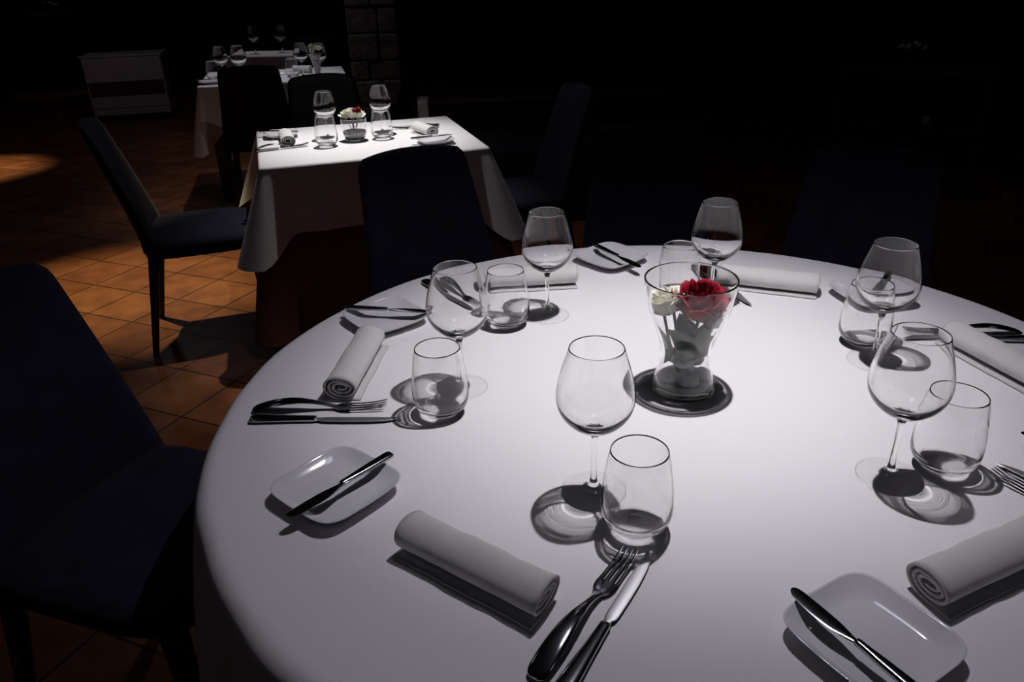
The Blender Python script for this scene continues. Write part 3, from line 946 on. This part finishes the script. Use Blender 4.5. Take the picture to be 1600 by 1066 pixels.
# ------------------------------------------------------------------ chairs
def make_chair(label, m='navy'):
    """faces +x; seat centre at the origin; seat 0.47 high, back 0.90"""
    t = thing('dining_chair', label, 'chair')
    # seat cushion
    n = 20
    vs_, fs, idx = [], [], []
    def sq(a, b, z, k, nn=4.5, cx=0):
        th = 2 * pi * k / 56; c, s = cos(th), sin(th)
        return (cx + a * math.copysign(abs(c) ** (2 / nn), c), b * math.copysign(abs(s) ** (2 / nn), s) * (1 - .06 * (cx + a * c) / .24), z)
    prof = [(.0, .395), (.19, .395), (.215, .402), (.228, .42), (.230, .445), (.222, .463), (.20, .472), (.12, .478), (0, .480)]
    for (r, z) in prof:
        if r == 0: idx.append([len(vs_)]); vs_.append((0, 0, z)); continue
        row = []
        for k in range(56):
            row.append(len(vs_)); vs_.append(sq(r, r, z, k))
        idx.append(row)
    for A, B in zip(idx, idx[1:]):
        for k in range(56):
            k2 = (k + 1) % 56
            if len(A) == 1: fs.append((A[0], B[k2], B[k]))
            elif len(B) == 1: fs.append((A[k], A[k2], B[0]))
            else: fs.append((A[k], A[k2], B[k2], B[k]))
    mesh('seat', vs_, fs, m, t)
    # shell back: curved slab, narrower at the top, leaning back and wrapping the seat rear
    vs_, fs = [], []
    nz, ny = 30, 14
    def backpt(v, s, side):
        z = .40 + .50 * v
        hw = .222 - .052 * v
        # rounded top corners
        top = max(0, v - .93) / .07
        hw *= (1 - .10 * top ** 2.5)
        x = -.205 - .015 * v - .120 * v ** 1.25 + .035 * (s * s) * (1 - .35 * v)
        th = .026 * (1 - .35 * v) * (1 - .55 * abs(s) ** 6) * (1 - .6 * top ** 3)
        return (x + side * th, s * hw, z + .012 * (1 - s * s) * (v ** 6))
    for side in (1, -1):
        for i in range(nz + 1):
            for j in range(ny + 1):
                vs_.append(backpt(i / nz, -1 + 2 * j / ny, side))
    W = ny + 1; S = (nz + 1) * W
    for i in range(nz):
        for j in range(ny):
            a = i * W + j
            fs.append((a, a + 1, a + W + 1, a + W)); fs.append((S + a, S + a + W, S + a + W + 1, S + a + 1))
    for i in range(nz):
        for j in (0, ny):
            a = i * W + j; fs.append((a, a + W, S + a + W, S + a))
    for j in range(ny):
        for i in (0, nz):
            a = i * W + j; fs.append((a, a + 1, S + a + 1, S + a))
    mesh('backrest', vs_, fs, m, t)
    for sx, sy in ((1, 1), (1, -1), (-1, 1), (-1, -1)):
        top = Vector((sx * .185, sy * .185, .41)); bot = Vector((sx * .185 + sx * (.025 if sx > 0 else .075), sy * .205, 0))
        vs_, fs = [], []
        for i in range(6):
            f = i / 5; p = top.lerp(bot, f); r = .021 - .009 * f
            for k in range(12):
                a = 2 * pi * k / 12; c, s = cos(a), sin(a)
                vs_.append((p.x + r * math.copysign(abs(c) ** .6, c), p.y + r * math.copysign(abs(s) ** .6, s), p.z))
        for i in range(5):
            for k in range(12):
                k2 = (k + 1) % 12; fs.append((i * 12 + k, (i + 1) * 12 + k, (i + 1) * 12 + k2, i * 12 + k2))
        fs.append(tuple(range(12))); fs.append(tuple(60 + k for k in range(12)))
        mesh('leg', vs_, fs, 'leg', t)
    return remember(t)


def put(ch, first, c, face, lb, grp, sc=None):
    if first:
        ch.location = (c[0], c[1], 0); ch.rotation_euler = (0, 0, face); ch['label'] = lb; ch['group'] = grp; return ch
    return dup(ch, (c[0], c[1], 0), face, lb, grp, sc)


ch = make_chair('')
GC = 'navy chairs around the round table'
put(ch, True, (-.69, 1.20), R(-20), 'navy upholstered chair cut off by the left edge in the foreground', GC)
put(ch, False, (-.13, 2.07), math.atan2(-.87, .49), 'navy chair whose back rises in front of the square table', GC)
put(ch, False, (.86, 1.94), math.atan2(-.80, -.60), 'dark navy chair behind the far right of the round table', GC)
G2 = 'navy chairs around the square table'
put(ch, False, (-1.27, 3.12), A2 + R(2), 'navy chair in profile at the left of the square table', G2)
put(ch, False, (.02, 3.50), A2 + pi, 'dark navy chair at the right of the square table', G2)
put(ch, False, (.43, 2.31), R(-98), 'barely visible navy chair at the far side of the round table, behind the vase', GC)
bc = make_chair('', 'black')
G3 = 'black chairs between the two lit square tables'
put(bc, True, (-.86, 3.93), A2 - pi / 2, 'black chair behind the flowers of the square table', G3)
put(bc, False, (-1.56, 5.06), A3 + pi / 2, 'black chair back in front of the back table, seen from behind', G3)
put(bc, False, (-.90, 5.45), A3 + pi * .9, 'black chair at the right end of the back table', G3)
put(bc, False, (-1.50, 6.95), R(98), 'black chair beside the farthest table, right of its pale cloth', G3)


# ------------------------------------------------------------------ pale sideboard at the back left
def sideboard():
    a = math.atan2(8.76 - 8.60, -3.63 + 4.31)
    t = thing('sideboard', 'pale low sideboard with a dark band, standing at the back left', 'cabinet', (-3.55, 8.55, 0), a)
    W, D, Hh = .76, .42, .66
    box('carcass', (-W, 0.02, .06), (0, D, Hh - .02), 'lacquer', t, .004)
    box('top', (-W - .012, -.005, Hh - .02), (.012, D + .01, Hh), 'lacquer', t, .004)
    box('plinth', (-W + .03, .04, 0), (-.03, D - .02, .06), 'leg', t)
    box('flap', (-W + .006, 0, .40), (-.006, .02, Hh - .025), 'lacquer', t, .003)
    box('niche_shade_panel', (-W + .02, .004, .26), (-.02, .021, .395), 'recess', t)  # solid dark panel; the open niche's shade is put into its colour
    box('drawer', (-W + .006, 0, .14), (-.006, .02, .255), 'lacquer', t, .003)
    box('drawer', (-W + .006, 0, .07), (-.006, .02, .132), 'lacquer', t, .003)
    return t


sideboard()


# ------------------------------------------------------------------ stone pillar
def pillar():
    rnd = random.Random(4)
    t = thing('stone_pillar', 'rough stone pillar standing behind the square table', 'pillar', (-1.22, 8.0, 0))
    z = 0; row = 0
    while z < 2.66:
        h = rnd.uniform(.16, .26)
        if z + h > 2.58: h = 2.70 - z
        wide = .24 if z < 1.15 else (.34 if z < 1.75 else .42)
        x = -wide
        while x < wide - .02:
            w_ = rnd.uniform(.16, .32)
            if x + w_ > wide - .1: w_ = wide - x
            o = box('stone_block', (x + .006, -.2 + rnd.uniform(-.015, .015), z + .005), (x + w_ - .006, .25, z + h - .005), 'stone', t)
            md = o.modifiers.new('b', 'BEVEL'); md.width = .02; md.segments = 3
            x += w_
        z += h; row += 1
    box('mortar_core', (-.22, -.17, 0), (.22, .23, 2.70), 'plaster', t)
    return t


pillar()

# ------------------------------------------------------------------ long bench behind the square table
t = thing('banquette', 'long dark blue bench with a pale post at its left end', 'bench', (-.20, 4.70, 0), R(4))
box('seat', (-.25, -.30, .12), (1.25, .30, .46), 'navy', t, .03)
box('backrest', (-.25, .30, .12), (1.25, .40, .62), 'navy', t, .03)
box('top_rail', (-.25, .29, .62), (1.25, .41, .65), 'recess', t, .005)
box('post', (-.32, .22, 0), (-.255, .41, .66), 'lacquer', t, .008)
box('plinth', (-.22, -.24, 0), (1.22, .38, .12), 'leg', t)

# ------------------------------------------------------------------ dark consoles with small flowers in the far corners
def console(c, rz, lb, hgt):
    t = thing('console_table', lb, 'table', (c[0], c[1], 0), rz)
    box('top', (-.45, -.18, hgt - .03), (.45, .18, hgt), 'wood', t, .004)
    box('shelf', (-.42, -.16, .40), (.42, .16, .42), 'wood', t, .003)
    for sx in (-1, 1):
        for sy in (-1, 1):
            box('leg', (sx * .41 - .02, sy * .15 - .02, 0), (sx * .41 + .02, sy * .15 + .02, hgt - .031), 'wood', t, .002)


def far_flowers(c, z, lb, seed):
    rnd = random.Random(seed)
    t = thing('flower_arrangement', lb, 'flowers', (c[0], c[1], z))
    lathe('pot', smoothp([(0, 0), (.035, 0), (.045, .03), (.040, .07), (.036, .075), (.034, .06), (0, .055)], 3), 'leg', t, 24)
    for k in range(4):
        vs_, fs = [], []
        x, y, zz = (k - 1.5) * .05, rnd.uniform(-.02, .02), .10 + rnd.uniform(0, .03)
        petals(vs_, fs, (x, y, zz), .022, .03, 7, .5, rnd.uniform(0, 6), seed + k)
        solidify(mesh('bloom', vs_, fs, 'cream', t))
        tube('stem', [(x, y, zz + .004), (x * .5, y, .09), (x * .2, 0, .06)], .0015, 'leafg', t, 6)


console((2.55, 5.05), R(-25), 'dark console table in the gloom at the far right', .75)
far_flowers((2.50, 5.02), .751, 'few pale flowers barely catching light at the far right', 60)
cup = lathe('cup', smoothp([(0, 0), (.016, 0), (.022, .02), (.026, .045), (.0245, .045), (.020, .02), (0, .006)], 3), 'ceramic', None, 32)
cup.location = (2.62, 4.93, .421); tag(cup, 'small white cup on the lower shelf of the dark console at the far right', 'cup')
console((-5.9, 11.2), R(20), 'dark console table in the gloom at the far left', .95)
far_flowers((-5.9, 11.15), .951, 'few pale flowers barely catching light at the far left', 71)

print('objects', len(bpy.data.objects))
